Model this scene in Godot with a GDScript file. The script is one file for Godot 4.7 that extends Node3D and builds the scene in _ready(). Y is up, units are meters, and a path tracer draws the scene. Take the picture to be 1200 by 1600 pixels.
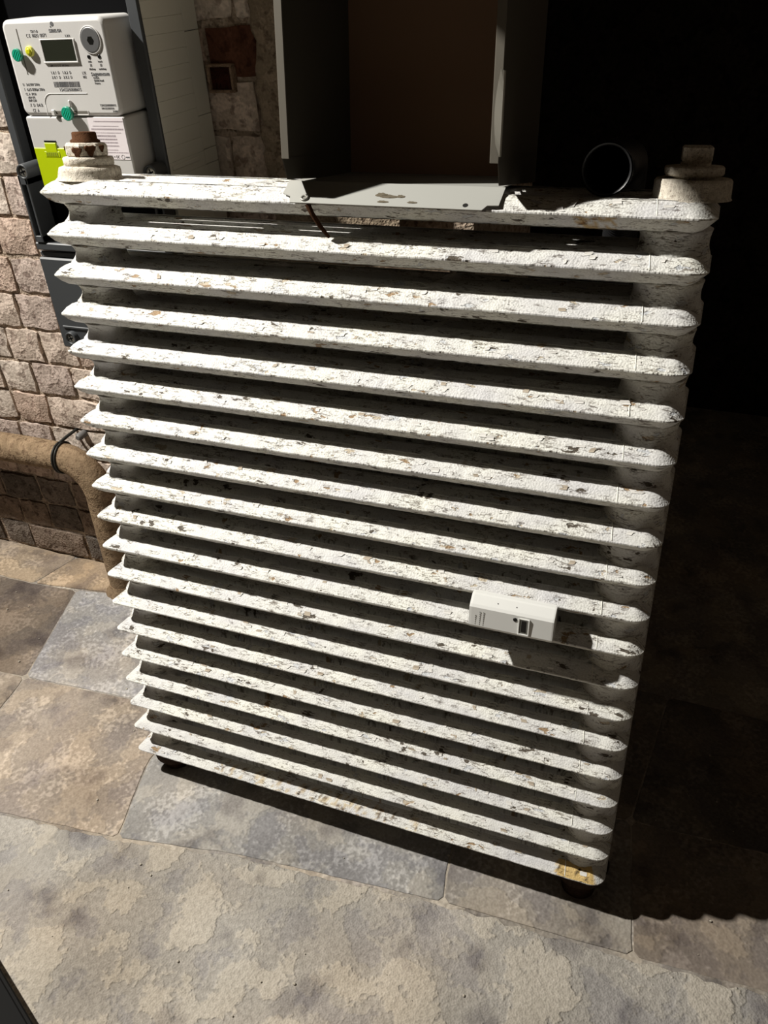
extends Node3D
# Cellar corner: an old cast-iron radiator stood on end, leaning back, in front of a whitewashed brick wall.
# World: x along the wall, y up, z towards the viewer; floor y = 0, brick face z = -0.41.

const LEAN := 8.0
const FRAME := Vector3(0, 1.1339, 0)            # where the radiator's top front edge starts
const FOOT := Vector3(0.475, -1.137, -0.06)     # the radiator's base in its own frame
var RB: Basis
var paint_m: StandardMaterial3D
var M := {}
var rng := RandomNumberGenerator.new()

# ------------------------------------------------------------------ mesh helper
class MB:
	var st := SurfaceTool.new()
	var off := Vector3.ZERO
	var col := Color.WHITE
	func _init(o := Vector3.ZERO):
		off = o
		st.begin(Mesh.PRIMITIVE_TRIANGLES)
		st.set_smooth_group(-1)
	func sg(g: int): st.set_smooth_group(g)
	func v(p: Vector3, uv := Vector2.ZERO, c := Color(-1, 0, 0)):
		st.set_color(col if c.r < 0 else c)
		st.set_uv(uv)
		st.add_vertex(p - off)
	# one triangle, turned so that it faces along hint
	func tri(a: Vector3, b: Vector3, c: Vector3, hint: Vector3, ua := Vector2.ZERO, ub := Vector2.ZERO, uc := Vector2.ZERO):
		if (b - a).cross(c - a).dot(hint) > 0.0:
			v(a, ua); v(c, uc); v(b, ub)
		else:
			v(a, ua); v(b, ub); v(c, uc)
	func quad(a, b, c, d, hint: Vector3, ua := Vector2.ZERO, ub := Vector2.ZERO, uc := Vector2.ZERO, ud := Vector2.ZERO):
		tri(a, b, c, hint, ua, ub, uc); tri(a, c, d, hint, ua, uc, ud)
	# grid of points; faces along di x dj unless flip
	func grid(P: Array, flip := false, U: Array = [], C: Array = []):
		for i in P.size() - 1:
			var r0 = P[i]; var r1 = P[i + 1]
			for j in r0.size() - 1:
				var idx = [[i, j], [i, j + 1], [i + 1, j + 1], [i, j], [i + 1, j + 1], [i + 1, j]]
				if flip: idx = [[i, j], [i + 1, j + 1], [i, j + 1], [i, j], [i + 1, j], [i + 1, j + 1]]
				for q in idx:
					v(P[q[0]][q[1]], U[q[0]][q[1]] if U.size() else Vector2.ZERO, C[q[0]][q[1]] if C.size() else Color(-1, 0, 0))
	func box(lo: Vector3, hi: Vector3, b := 0.0015, xf := Transform3D.IDENTITY):
		var c = (lo + hi) * 0.5; var h = (hi - lo) * 0.5
		b = minf(b, minf(h.x, minf(h.y, h.z)) * 0.9)
		var q := func(s: Vector3, full: int): # corner point, full extent along one axis
			var p = Vector3(h.x - b, h.y - b, h.z - b)
			p[full] = h[full]
			return xf * (c + p * s)
		var ctr = xf * c
		for ax in 3:
			var u = (ax + 1) % 3; var w = (ax + 2) % 3
			for s in [-1, 1]:
				var pts = []
				for k in [[-1, -1], [1, -1], [1, 1], [-1, 1]]:
					var sv = Vector3.ZERO; sv[ax] = s; sv[u] = k[0]; sv[w] = k[1]
					pts.append(q.call(sv, ax))
				quad(pts[0], pts[1], pts[2], pts[3], (pts[0] + pts[2]) * 0.5 - ctr)
				for t in [-1, 1]: # edges between axis ax and u, running along w
					var e = []
					for k in [-1, 1]:
						var sv = Vector3.ZERO; sv[ax] = s; sv[u] = t; sv[w] = k
						e.append([q.call(sv, ax), q.call(sv, u)])
					quad(e[0][0], e[0][1], e[1][1], e[1][0], (e[0][0] + e[1][1]) * 0.5 - ctr)
		for sx in [-1, 1]: for sy in [-1, 1]: for sz in [-1, 1]:
			var sv = Vector3(sx, sy, sz)
			tri(q.call(sv, 0), q.call(sv, 1), q.call(sv, 2), xf.basis * sv)
	# profile of (radius, height) pairs going up, turned round the axis through at
	func lathe(prof: Array, at: Vector3, segs := 24, axis := Basis.IDENTITY, sides_flat := false, wob := 0.0):
		var P = []
		var U = []
		for p in prof:
			var row = []
			var ur = []
			for k in segs + 1:
				ur.append(Vector2(at.x + TAU * k / segs * 0.04, (p.y + at.y) / 0.475))
				var a = TAU * (k % segs) / segs
				var r = p.x * (1.0 + wob * sin(3.0 * a + p.y * 90.0) + wob * 0.7 * sin(7.0 * a + p.y * 200.0))
				row.append(at + axis * Vector3(cos(a) * r, p.y, sin(a) * r))
			P.append(row); U.append(ur)
		sg(-1 if sides_flat else 3)
		grid(P, false, U)
		sg(-1)
		for e in [[P[0], -1.0, prof[0]], [P[-1], 1.0, prof[-1]]]:
			if e[2].x > 0.0001:
				var c = at + axis * Vector3(0, e[2].y, 0)
				for k in segs: tri(c, e[0][k], e[0][k + 1], axis * Vector3(0, e[1], 0))
	func tube(path: Array, r: float, segs := 10, caps := true, rads: Array = []):
		var P = []
		var n0 := Vector3.UP
		for i in path.size():
			var t: Vector3 = (path[mini(i + 1, path.size() - 1)] - path[maxi(i - 1, 0)]).normalized()
			if absf(t.dot(n0)) > 0.95: n0 = Vector3.FORWARD if absf(t.z) < 0.9 else Vector3.RIGHT
			n0 = (n0 - t * n0.dot(t)).normalized()
			var b = t.cross(n0)
			var row = []
			var rr = rads[i] if rads.size() else r
			for k in segs + 1:
				var a = TAU * (k % segs) / segs
				row.append(path[i] + (n0 * cos(a) + b * sin(a)) * rr)
			P.append(row)
		sg(2)
		grid(P, false)
		sg(-1)
		if caps:
			for e in [0, path.size() - 1]:
				var d = path[e] - path[1 if e == 0 else e - 1]
				for k in segs: tri(path[e], P[e][k], P[e][k + 1], d)
	# closed outline in x,y raised from z0 to z1 with a rounded front edge
	func pillow(x0, x1, y0, y1, z0, z1, r, b, n := 5):
		var rings = []
		var lv = [[0.0, z0], [0.0, z1 - b], [b * 0.12, z1 - b * 0.55], [b * 0.45, z1 - b * 0.15], [b, z1]]
		for l in lv:
			var row = []
			var d = l[0]; var rr = maxf(r - d, 0.0003)
			for c in [[x1, y0, -1.0, 1.0, -PI / 2], [x1, y1, 1.0, 1.0, 0.0], [x0, y1, 1.0, -1.0, PI / 2], [x0, y0, -1.0, -1.0, PI]]:
				var cx = c[0] - c[3] * (d + rr); var cy = c[1] - c[2] * (d + rr)
				for k in n + 1:
					var a = c[4] + PI / 2 * k / n
					row.append(Vector3(cx + cos(a) * rr, cy + sin(a) * rr, l[1]))
			row.append(row[0])
			rings.append(row)
		sg(4)
		grid(rings, true)
		sg(-1)
		for e in [[rings[-1], 1.0], [rings[0], -1.0]]:
			var c = Vector3((x0 + x1) / 2.0, (y0 + y1) / 2.0, e[0][0].z)
			for k in e[0].size() - 1: tri(c, e[0][k], e[0][k + 1], Vector3(0, 0, e[1]))
	func done() -> ArrayMesh:
		st.generate_normals()
		return st.commit()

# ------------------------------------------------------------------ scene helpers
func put(mb: MB, called: String, mat: Material, parent: Node) -> MeshInstance3D:
	var m := MeshInstance3D.new()
	m.name = called; m.mesh = mb.done(); m.material_override = mat
	parent.add_child(m, true)
	return m
func thing(called: String, label: String, category: String, at: Vector3, b := Basis.IDENTITY, group := "") -> Node3D:
	var o := Node3D.new()
	o.name = called; o.transform = Transform3D(b, at)
	o.set_meta("label", label); o.set_meta("category", category)
	if group: o.set_meta("group", group)
	add_child(o, true)
	return o
func struct(called: String, at := Vector3.ZERO) -> Node3D:
	var o := Node3D.new()
	o.name = called; o.position = at; o.set_meta("kind", "structure")
	add_child(o, true)
	return o
func rad(p: Vector3) -> Vector3: return FRAME + RB * p     # from the radiator's leaning frame to the world
func mat(c: Color, rough := 0.8, metal := 0.0, spec := 0.4) -> StandardMaterial3D:
	var m := StandardMaterial3D.new()
	m.albedo_color = c; m.roughness = rough; m.metallic = metal; m.metallic_specular = spec
	m.vertex_color_use_as_albedo = true
	return m
func h8(r: int, g: int, b: int) -> Color: return Color(r / 255.0, g / 255.0, b / 255.0)
func noise_bytes(w: int, h: int, seed_: int, freq: float, oct := 4, type := FastNoiseLite.TYPE_SIMPLEX_SMOOTH, cell := -1, warp := 0.0) -> PackedByteArray:
	var n := FastNoiseLite.new()
	n.seed = seed_; n.frequency = freq; n.noise_type = type
	n.fractal_type = FastNoiseLite.FRACTAL_FBM if oct > 1 else FastNoiseLite.FRACTAL_NONE
	n.fractal_octaves = oct
	if cell >= 0: n.cellular_return_type = cell as FastNoiseLite.CellularReturnType
	if warp > 0.0:
		n.domain_warp_enabled = true; n.domain_warp_amplitude = warp; n.domain_warp_frequency = freq * 1.3
	var im := n.get_seamless_image(w, h)
	im.convert(Image.FORMAT_L8)
	return im.get_data()
func stretch(d: PackedByteArray, w: int, h: int, w2: int, h2: int) -> PackedByteArray:
	var im := Image.create_from_data(w, h, false, Image.FORMAT_L8, d)
	im.resize(w2, h2, Image.INTERPOLATE_BILINEAR)
	return im.get_data()
func tex(d: PackedByteArray, w: int, h: int, f: int) -> ImageTexture:
	return ImageTexture.create_from_image(Image.create_from_data(w, h, false, f as Image.Format, d))
func text(s: String, em: float, at: Vector3, parent: Node, m: Material, called := "lettering", turn := 0.0, bold := false):
	var t := TextMesh.new()
	var f := SystemFont.new()
	f.font_names = PackedStringArray(["Droid Sans"])
	if bold: f.font_weight = 700
	t.font = f; t.text = s; t.font_size = 32; t.pixel_size = em / 32.0; t.depth = 0.0003
	t.horizontal_alignment = HORIZONTAL_ALIGNMENT_LEFT
	var o := MeshInstance3D.new()
	o.name = called; o.mesh = t; o.material_override = m
	o.position = at; o.rotation.z = turn
	parent.add_child(o, true)
	# left-aligned text is centred on its box by default: move it so that it begins at the point
	o.position = at + Basis(Vector3(0, 0, 1), turn) * Vector3(t.get_aabb().size.x * 0.5 - t.get_aabb().get_center().x, 0, 0)

# ------------------------------------------------------------------ textures
func paint_material():
	var w := 2048; var h := 1024
	var cells := stretch(noise_bytes(512, 1024, 3, 0.085, 1, FastNoiseLite.TYPE_CELLULAR, FastNoiseLite.RETURN_DISTANCE2_SUB, 18.0), 512, 1024, w, h)
	var tilt := stretch(noise_bytes(512, 1024, 3, 0.085, 1, FastNoiseLite.TYPE_CELLULAR, FastNoiseLite.RETURN_CELL_VALUE, 18.0), 512, 1024, w, h)
	var big := stretch(noise_bytes(512, 512, 11, 0.012, 3), 512, 512, w, h)
	var chip := stretch(noise_bytes(1024, 1024, 21, 0.022, 5), 1024, 1024, w, h)
	var kind := stretch(noise_bytes(512, 512, 31, 0.01, 2), 512, 512, w, h)
	var fine := noise_bytes(w, h, 41, 0.12, 3)
	var a := PackedByteArray(); a.resize(w * h * 3)
	var b := PackedByteArray(); b.resize(w * h)
	for i in w * h:
		var g := fine[i] / 255.0
		var bg := big[i] / 255.0
		var r := 216.0 + (bg - 0.5) * 30.0 + (g - 0.5) * 26.0
		var gg := r - 1.0; var bb := r - 6.0 - (bg - 0.5) * 12.0
		var hh := 150.0 + (g - 0.5) * 70.0
		# crackle: thin edges where two flakes meet, only in the worn stretches
		var e := cells[i] / 255.0
		var act := clampf((chip[i] / 255.0 - 0.36 + (bg - 0.5) * 0.4) * 4.0, 0.0, 1.0)
		hh += (tilt[i] / 255.0 - 0.5) * 50.0 * act
		if e < 0.11:
			var k := (1.0 - e / 0.11) * act
			r -= 112.0 * k; gg -= 118.0 * k; bb -= 120.0 * k
			hh -= 70.0 * k
		# chips that bare older coats, rust or the dark iron
		var c := chip[i] / 255.0 + (e - 0.4) * 0.1
		if c > 0.745:
			var q := clampf((c - 0.745) * 40.0, 0.0, 1.0)
			var kd := kind[i] / 255.0
			var t := Color8(198, 200, 202)
			if kd > 0.66: t = Color8(150, 126, 98)
			elif kd > 0.54: t = Color8(184, 172, 152)
			elif kd < 0.33: t = Color8(84, 76, 66)
			var gr := 0.88 + g * 0.24
			r = lerpf(r, t.r8 * gr, q); gg = lerpf(gg, t.g8 * gr, q); bb = lerpf(bb, t.b8 * gr, q)
			hh -= 75.0 * q
		# fly specks
		if fine[(i * 7 + 131) % (w * h)] > 249 and g > 0.5: r *= 0.55; gg *= 0.53; bb *= 0.5
		a[i * 3] = clampi(int(r), 0, 255); a[i * 3 + 1] = clampi(int(gg), 0, 255); a[i * 3 + 2] = clampi(int(bb), 0, 255)
		b[i] = clampi(int(hh), 0, 255)
	paint_m = mat(Color.WHITE, 0.62, 0.0, 0.35)
	paint_m.albedo_texture = tex(a, w, h, Image.FORMAT_RGB8)
	paint_m.heightmap_enabled = true; paint_m.heightmap_texture = tex(b, w, h, Image.FORMAT_L8)
	paint_m.heightmap_scale = 0.26

var slab_tex: Array
var screed_tex: Array
func floor_textures():
	slab_tex = floor_texture(1024, true)
	screed_tex = floor_texture(1536, false)
func floor_texture(w: int, slab: bool) -> Array:
	var n := w * w
	var sd := 0 if slab else 200
	var big := stretch(noise_bytes(512, 512, sd + 5, 0.011, 3), 512, 512, w, w)
	var mid := stretch(noise_bytes(768, 768, sd + 7, 0.016, 6, FastNoiseLite.TYPE_SIMPLEX_SMOOTH, -1, 30.0), 768, 768, w, w)
	var stain := stretch(noise_bytes(768, 768, sd + 9, 0.016, 5), 768, 768, w, w)
	var warm := stretch(noise_bytes(256, 256, sd + 10, 0.014, 3), 256, 256, w, w)
	var k := w / 1536.0
	var fine := noise_bytes(w, w, sd + 13, 0.09 / k, 4)
	var pit := noise_bytes(w, w, sd + 17, 0.30, 2)
	var a := PackedByteArray(); a.resize(n * 3)
	var b := PackedByteArray(); b.resize(n)
	for i in n:
		var f := fine[i] / 255.0; var m := mid[i] / 255.0 + (f - 0.5) * 0.10
		var r := 166.0 + (big[i] - 128) * 0.14 + (f - 0.5) * 26.0 + (pit[i] - 128) * 0.12
		var wm := clampf((warm[i] - 115) / 100.0, 0.0, 1.0)
		var g := r - 3.5 - wm * 4.0; var bl := r - 8.0 - wm * 8.0
		var hh := 118.0 + (f - 0.5) * 56.0 + (pit[i] - 128) * 0.22
		# crust of old screed left standing proud
		var q := clampf((m - 0.57) * 16.0, 0.0, 1.0)
		r += q * 16.0; g += q * 14.0; bl += q * 10.0; hh += q * 60.0
		# scaled-off hollows
		var s := clampf((0.40 - m) * 14.0, 0.0, 1.0)
		r -= s * 11.0; g -= s * 10.0; bl -= s * 6.0; hh -= s * 40.0
		# damp and soot
		var d := clampf((stain[i] / 255.0 - 0.64) * 6.0 + (f - 0.5) * 0.9, 0.0, 1.0)
		r -= d * 30.0; g -= d * 30.0; bl -= d * 27.0
		# salts bloomed out of the stone
		if slab:
			var e := clampf((stain[(i + n / 3 + w / 2) % n] / 255.0 + (f - 0.5) * 0.7 - 0.60) * 6.0, 0.0, 1.0)
			r += e * 24.0; g += e * 24.0; bl += e * 24.0; hh += e * 18.0
		if pit[i] > 226: hh -= 40.0; r -= 14.0; g -= 14.0; bl -= 13.0
		a[i * 3] = clampi(int(r), 0, 255); a[i * 3 + 1] = clampi(int(g), 0, 255); a[i * 3 + 2] = clampi(int(bl), 0, 255)
		b[i] = clampi(int(hh), 0, 255)
	return [tex(a, w, w, Image.FORMAT_RGB8), tex(b, w, w, Image.FORMAT_L8)]
func floor_material(tint: Color, rough := 0.9, scale := 0.35, turn := Vector2.ZERO, slab := true) -> StandardMaterial3D:
	var m := mat(tint, rough, 0.0, 0.25)
	m.albedo_texture = slab_tex[0] if slab else screed_tex[0]
	m.heightmap_enabled = true; m.heightmap_texture = slab_tex[1] if slab else screed_tex[1]; m.heightmap_scale = scale
	m.uv1_offset = Vector3(turn.x, turn.y, 0)
	return m

var lime_tex: ImageTexture
var lime_h: ImageTexture
func lime_textures():
	var w := 768; var n := w * w
	var mid := noise_bytes(w, w, 55, 0.012, 5, FastNoiseLite.TYPE_SIMPLEX_SMOOTH, -1, 14.0)
	var fine := noise_bytes(w, w, 56, 0.07, 4)
	var dirt := noise_bytes(w, w, 57, 0.02, 4)
	var a := PackedByteArray(); a.resize(n * 3)
	var b := PackedByteArray(); b.resize(n)
	for i in n:
		var f := fine[i] / 255.0; var m := mid[i] / 255.0 + (f - 0.5) * 0.22
		var r := 196.0 + (f - 0.5) * 44.0; var g := r - 4.0; var bl := r - 10.0
		var hh := 110.0 + (f - 0.5) * 110.0
		var q := clampf((m - 0.50) * 7.0, 0.0, 1.0)      # lime wash that still clings
		r += q * 26.0; g += q * 26.0; bl += q * 27.0; hh += q * 40.0
		var d := clampf((dirt[i] / 255.0 - 0.62) * 8.0, 0.0, 1.0)
		r -= d * 46.0; g -= d * 50.0; bl -= d * 50.0; hh -= d * 55.0
		a[i * 3] = clampi(int(r), 0, 255); a[i * 3 + 1] = clampi(int(g), 0, 255); a[i * 3 + 2] = clampi(int(bl), 0, 255)
		b[i] = clampi(int(hh), 0, 255)
	lime_tex = tex(a, w, w, Image.FORMAT_RGB8); lime_h = tex(b, w, w, Image.FORMAT_L8)
func lime_material(tint: Color, size := 0.55, relief := 0.35) -> StandardMaterial3D:
	var m := mat(tint, 0.92, 0.0, 0.2)
	m.albedo_texture = lime_tex
	m.heightmap_enabled = true; m.heightmap_texture = lime_h; m.heightmap_scale = relief
	m.uv1_triplanar = true; m.uv1_world_triplanar = true
	m.uv1_scale = Vector3.ONE / size
	return m

# ------------------------------------------------------------------ build
func _ready():
	rng.seed = 4711
	RB = Basis(Vector3(1, 0, 0), deg_to_rad(-LEAN))
	# camera, light, exposure
	var cam := Camera3D.new()
	cam.name = "camera"
	cam.transform = Transform3D(Basis(Vector3(0.93386, -0.05146, -0.35392), Vector3(-0.15868, 0.82723, -0.53899), Vector3(0.32051, 0.55950, 0.76435)).orthonormalized(), Vector3(0.9456, 1.3943, 1.0014))
	cam.fov = 64.08; cam.near = 0.02; cam.far = 40.0
	add_child(cam)
	var env := Environment.new()
	env.background_mode = Environment.BG_COLOR
	env.background_color = Color(0, 0, 0)
	env.tonemap_mode = Environment.TONE_MAPPER_LINEAR
	env.tonemap_exposure = 1.0
	env.sdfgi_enabled = true; env.ssao_enabled = true; env.ssil_enabled = true
	var we := WorldEnvironment.new()
	we.name = "environment"; we.environment = env
	add_child(we)

	var lamp_at := Vector3(-1.40, 2.98, 0.55)
	var lamp_aim := Vector3(1.25, 0.0, 0.25)
	var lamp := SpotLight3D.new()
	lamp.name = "lamp_light"
	lamp.position = lamp_at
	lamp.light_energy = 17.0
	lamp.light_color = Color(1.0, 0.985, 0.955)
	lamp.light_size = 0.045
	lamp.spot_range = 12.0; lamp.spot_attenuation = 2.0
	lamp.spot_angle = 54.0; lamp.spot_angle_attenuation = 1.0
	lamp.shadow_enabled = true
	add_child(lamp)
	lamp.look_at_from_position(lamp_at, lamp_aim, Vector3.UP)

	paint_material()
	floor_textures()
	lime_textures()
	room()
	floor_build()
	brick_wall()
	radiator()
	cabinet()
	meter()
	duct()
	allocator()
	pipe()
	hose()
	corner_crate()
	work_lamp(lamp_at, lamp_aim)

# ------------------------------------------------------------------ the shell
func slab_wall(called: String, lo: Vector3, hi: Vector3, m: Material) -> Node3D:
	var o := struct(called, Vector3((lo.x + hi.x) * 0.5, lo.y, (lo.z + hi.z) * 0.5))
	var mb := MB.new(o.position)
	mb.box(lo, hi, 0.004)
	put(mb, "masonry", m, o)
	return o
func room():
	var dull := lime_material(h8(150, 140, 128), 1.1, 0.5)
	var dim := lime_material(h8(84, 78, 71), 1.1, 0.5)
	slab_wall("wall_left", Vector3(-2.75, -0.1, -0.9), Vector3(-2.55, 3.6, 2.9), dull)
	slab_wall("wall_front", Vector3(-2.75, -0.1, 2.7), Vector3(2.6, 3.6, 2.9), dull)
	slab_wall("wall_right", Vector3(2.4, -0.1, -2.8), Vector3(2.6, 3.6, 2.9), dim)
	slab_wall("ceiling", Vector3(-2.75, 3.5, -2.8), Vector3(2.6, 3.7, 2.9), dull)
	# the dark cellar behind the opening
	var dark_tint := lime_material(h8(60, 56, 52), 1.1, 0.5)  # darker tint for the back room walls
	slab_wall("wall_back_room", Vector3(0.2, -0.1, -2.1), Vector3(2.6, 3.6, -1.9), dark_tint)
	slab_wall("wall_back_room_side", Vector3(0.1, -0.1, -2.1), Vector3(0.3, 3.6, -0.8), dark_tint)

func prism(mb: MB, poly: Array, y0: float, y1: float, bev: float):
	# outline in x,z given clockwise or not; flat top with a small worn bevel
	var c := Vector2.ZERO
	for p in poly: c += p
	c /= poly.size()
	var rows = []
	for l in [[0.0, y0], [0.0, y1 - bev], [bev * 0.4, y1 - bev * 0.25], [bev * 1.3, y1]]:
		var row = []
		for p in poly:
			var d = (c - p).normalized() * l[0] * 1.3
			row.append(Vector3(p.x + d.x, l[1] + fall(p.x + d.x), p.y + d.y))
		rows.append(row)
	var n := poly.size()
	for i in 3:
		for k in n:
			var k2 = (k + 1) % n
			var a = rows[i][k]; var b = rows[i][k2]; var d = rows[i + 1][k2]; var e = rows[i + 1][k]
			mb.quad(a, b, d, e, Vector3((a.x + b.x) * 0.5 - c.x, 0.002, (a.z + b.z) * 0.5 - c.y), uvf(a), uvf(b), uvf(d), uvf(e))
	var top = rows[3]
	var t2 := PackedVector2Array()
	for p in top: t2.append(Vector2(p.x, p.z))
	var ix := Geometry2D.triangulate_polygon(t2)
	for k in range(0, ix.size(), 3):
		mb.tri(top[ix[k]], top[ix[k + 1]], top[ix[k + 2]], Vector3.UP, uvf(top[ix[k]]), uvf(top[ix[k + 1]]), uvf(top[ix[k + 2]]))
# the old floor falls a little to the right
func fall(x: float) -> float: return -0.02 * (x + 0.2)
func uvf(p: Vector3) -> Vector2: return Vector2((p.x + 0.9) / 1.9, (p.z + 1.0) / 1.9)
func rough_poly(poly: Array, inset: float, step: float, amp: float, sd: int) -> Array:
	# pulls an outline in by half a joint and breaks its edges
	var n := FastNoiseLite.new()
	n.seed = sd; n.frequency = 9.0
	var c := Vector2.ZERO
	for p in poly: c += p
	c /= poly.size()
	var out = []
	for k in poly.size():
		var a: Vector2 = poly[k]; var b: Vector2 = poly[(k + 1) % poly.size()]
		var nrm := (b - a).orthogonal().normalized()
		if nrm.dot(c - (a + b) * 0.5) < 0.0: nrm = -nrm
		var cnt := maxi(2, int((b - a).length() / step))
		for j in cnt:
			var t := (j + 0.5) / cnt
			var p := a.lerp(b, clampf(t, inset * 1.6 / (b - a).length(), 1.0 - inset * 1.6 / (b - a).length()))
			out.append(p + nrm * (inset + n.get_noise_2d(p.x * 3.0, p.y * 3.0 + k * 10.0) * amp))
	return out
func floor_build():
	var o := struct("floor")
	var mb := MB.new()
	var bed := floor_material(h8(226, 220, 212), 0.95, 0.3)
	var a := Vector3(-2.75, -0.0016 + fall(-2.75), -2.8); var b := Vector3(2.6, -0.0016 + fall(2.6), -2.8)
	var c := b + Vector3(0, 0, 5.7); var d := a + Vector3(0, 0, 5.7)
	var dn := Vector3(0, -0.1, 0)
	mb.quad(a, b, c, d, Vector3.UP, uvf(a), uvf(b), uvf(c), uvf(d))
	mb.quad(a + dn, b + dn, c + dn, d + dn, Vector3.DOWN)
	mb.quad(a, b, b + dn, a + dn, Vector3.FORWARD); mb.quad(d, c, c + dn, d + dn, Vector3.BACK)
	mb.quad(a, d, d + dn, a + dn, Vector3.LEFT); mb.quad(b, c, c + dn, b + dn, Vector3.RIGHT)
	put(mb, "mortar_bed", bed, o)
	# paving slabs, outline in (x, z), top height, tint
	var S = [
		[[Vector2(-1.6, -0.425), Vector2(-0.62, -0.425), Vector2(-0.66, -0.285), Vector2(-1.6, -0.27)], 0.000, Color8(236, 218, 196)],
		[[Vector2(-0.62, -0.425), Vector2(-0.05, -0.425), Vector2(-0.05, -0.335), Vector2(-0.40, -0.322), Vector2(-0.66, -0.285)], 0.001, Color8(244, 224, 200)],
		[[Vector2(-0.05, -0.425), Vector2(0.62, -0.425), Vector2(0.62, -0.33), Vector2(-0.05, -0.335)], 0.0, Color8(214, 200, 186)],
		[[Vector2(-1.6, -0.27), Vector2(-0.66, -0.285), Vector2(-0.526, -0.300), Vector2(-0.433, 0.013), Vector2(-0.9, 0.05), Vector2(-1.6, 0.08)], -0.001, Color8(172, 160, 150)],
		[[Vector2(-0.526, -0.300), Vector2(-0.40, -0.322), Vector2(0.11, -0.335), Vector2(0.13, -0.02), Vector2(-0.154, -0.012), Vector2(-0.433, 0.013)], 0.0005, Color8(236, 236, 238)],
		[[Vector2(0.11, -0.335), Vector2(0.62, -0.33), Vector2(0.66, -0.03), Vector2(0.13, -0.02)], 0.0, Color8(200, 194, 188)],
		[[Vector2(0.62, -0.425), Vector2(1.02, -0.42), Vector2(0.979, -0.067), Vector2(0.66, -0.03)], 0.0, Color8(190, 186, 180)],
		[[Vector2(1.02, -0.42), Vector2(1.6, -0.42), Vector2(1.7, -0.1), Vector2(0.979, -0.067)], 0.0, Color8(176, 170, 164)],
		[[Vector2(1.6, -0.42), Vector2(2.5, -0.42), Vector2(2.5, -0.08), Vector2(1.7, -0.1)], 0.0, Color8(176, 170, 164)],
		[[Vector2(-1.6, 0.08), Vector2(-0.9, 0.05), Vector2(-0.433, 0.013), Vector2(-0.38, 0.36), Vector2(-1.6, 0.46)], 0.0, Color8(206, 196, 186)],
		[[Vector2(-0.433, 0.013), Vector2(-0.154, -0.012), Vector2(0.0, -0.017), Vector2(-0.003, 0.131), Vector2(0.044, 0.305), Vector2(-0.218, 0.337), Vector2(-0.38, 0.36)], 0.0, Color8(228, 216, 204)],
		[[Vector2(0.0, -0.017), Vector2(0.13, -0.02), Vector2(0.66, -0.03), Vector2(0.672, 0.15), Vector2(0.685, 0.216), Vector2(0.286, 0.257), Vector2(0.044, 0.305), Vector2(-0.003, 0.131)], 0.0, Color8(222, 222, 222)],
		[[Vector2(0.66, -0.03), Vector2(0.979, -0.067), Vector2(1.014, 0.200), Vector2(0.685, 0.216), Vector2(0.672, 0.15)], 0.0005, Color8(216, 214, 211)],
		[[Vector2(0.979, -0.067), Vector2(1.7, -0.1), Vector2(1.75, 0.17), Vector2(1.22, 0.185), Vector2(1.014, 0.200)], -0.001, Color8(200, 192, 184)],
		[[Vector2(1.7, -0.1), Vector2(2.5, -0.08), Vector2(2.5, 0.16), Vector2(1.75, 0.17)], 0.0, Color8(196, 190, 182)],
	]
	var num := 0
	for s in S:
		var sm := MB.new()
		prism(sm, rough_poly(s[0], 0.0016, 0.02, 0.0022, num), -0.05, s[1], 0.0012)
		put(sm, "stone_slab", floor_material(s[2], 0.9, 0.42, Vector2(num * 0.37, num * 0.61)), o)
		num += 1
	# the rough screed in the foreground
	var sm2 := MB.new()
	var edge = [Vector2(-1.6, 0.47), Vector2(-0.38, 0.362), Vector2(-0.218, 0.340), Vector2(0.044, 0.310), Vector2(0.286, 0.262), Vector2(0.681, 0.221), Vector2(1.014, 0.206), Vector2(1.221, 0.19), Vector2(1.75, 0.175), Vector2(2.5, 0.165), Vector2(2.5, 2.7), Vector2(-1.6, 2.7)]
	prism(sm2, rough_poly(edge, 0.001, 0.012, 0.008, 77), -0.05, 0.0025, 0.003)
	put(sm2, "concrete_screed", floor_material(Color8(242, 239, 233), 0.9, 0.62, Vector2(0.12, 0.33), false), o)
	# loose crumbs of plaster
	var crumbs := MB.new()
	for q in 150:
		var x := rng.randf_range(-0.7, 1.2); var z := rng.randf_range(-0.3, 0.75)
		var s := rng.randf_range(0.0008, 0.0026) * (1.8 if rng.randf() < 0.06 else 1.0)
		crumbs.box(Vector3(-s, 0, -s * 0.8), Vector3(s, s, s * 0.8), s * 0.4, Transform3D(Basis(Vector3.UP, rng.randf() * TAU), Vector3(x, 0.0005 + fall(x) + (0.003 if z > 0.33 else 0.0), z)))
	var cr := put(crumbs, "plaster_crumbs", mat(h8(176, 168, 154), 0.95), o)
	cr.set_meta("kind", "stuff")

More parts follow.
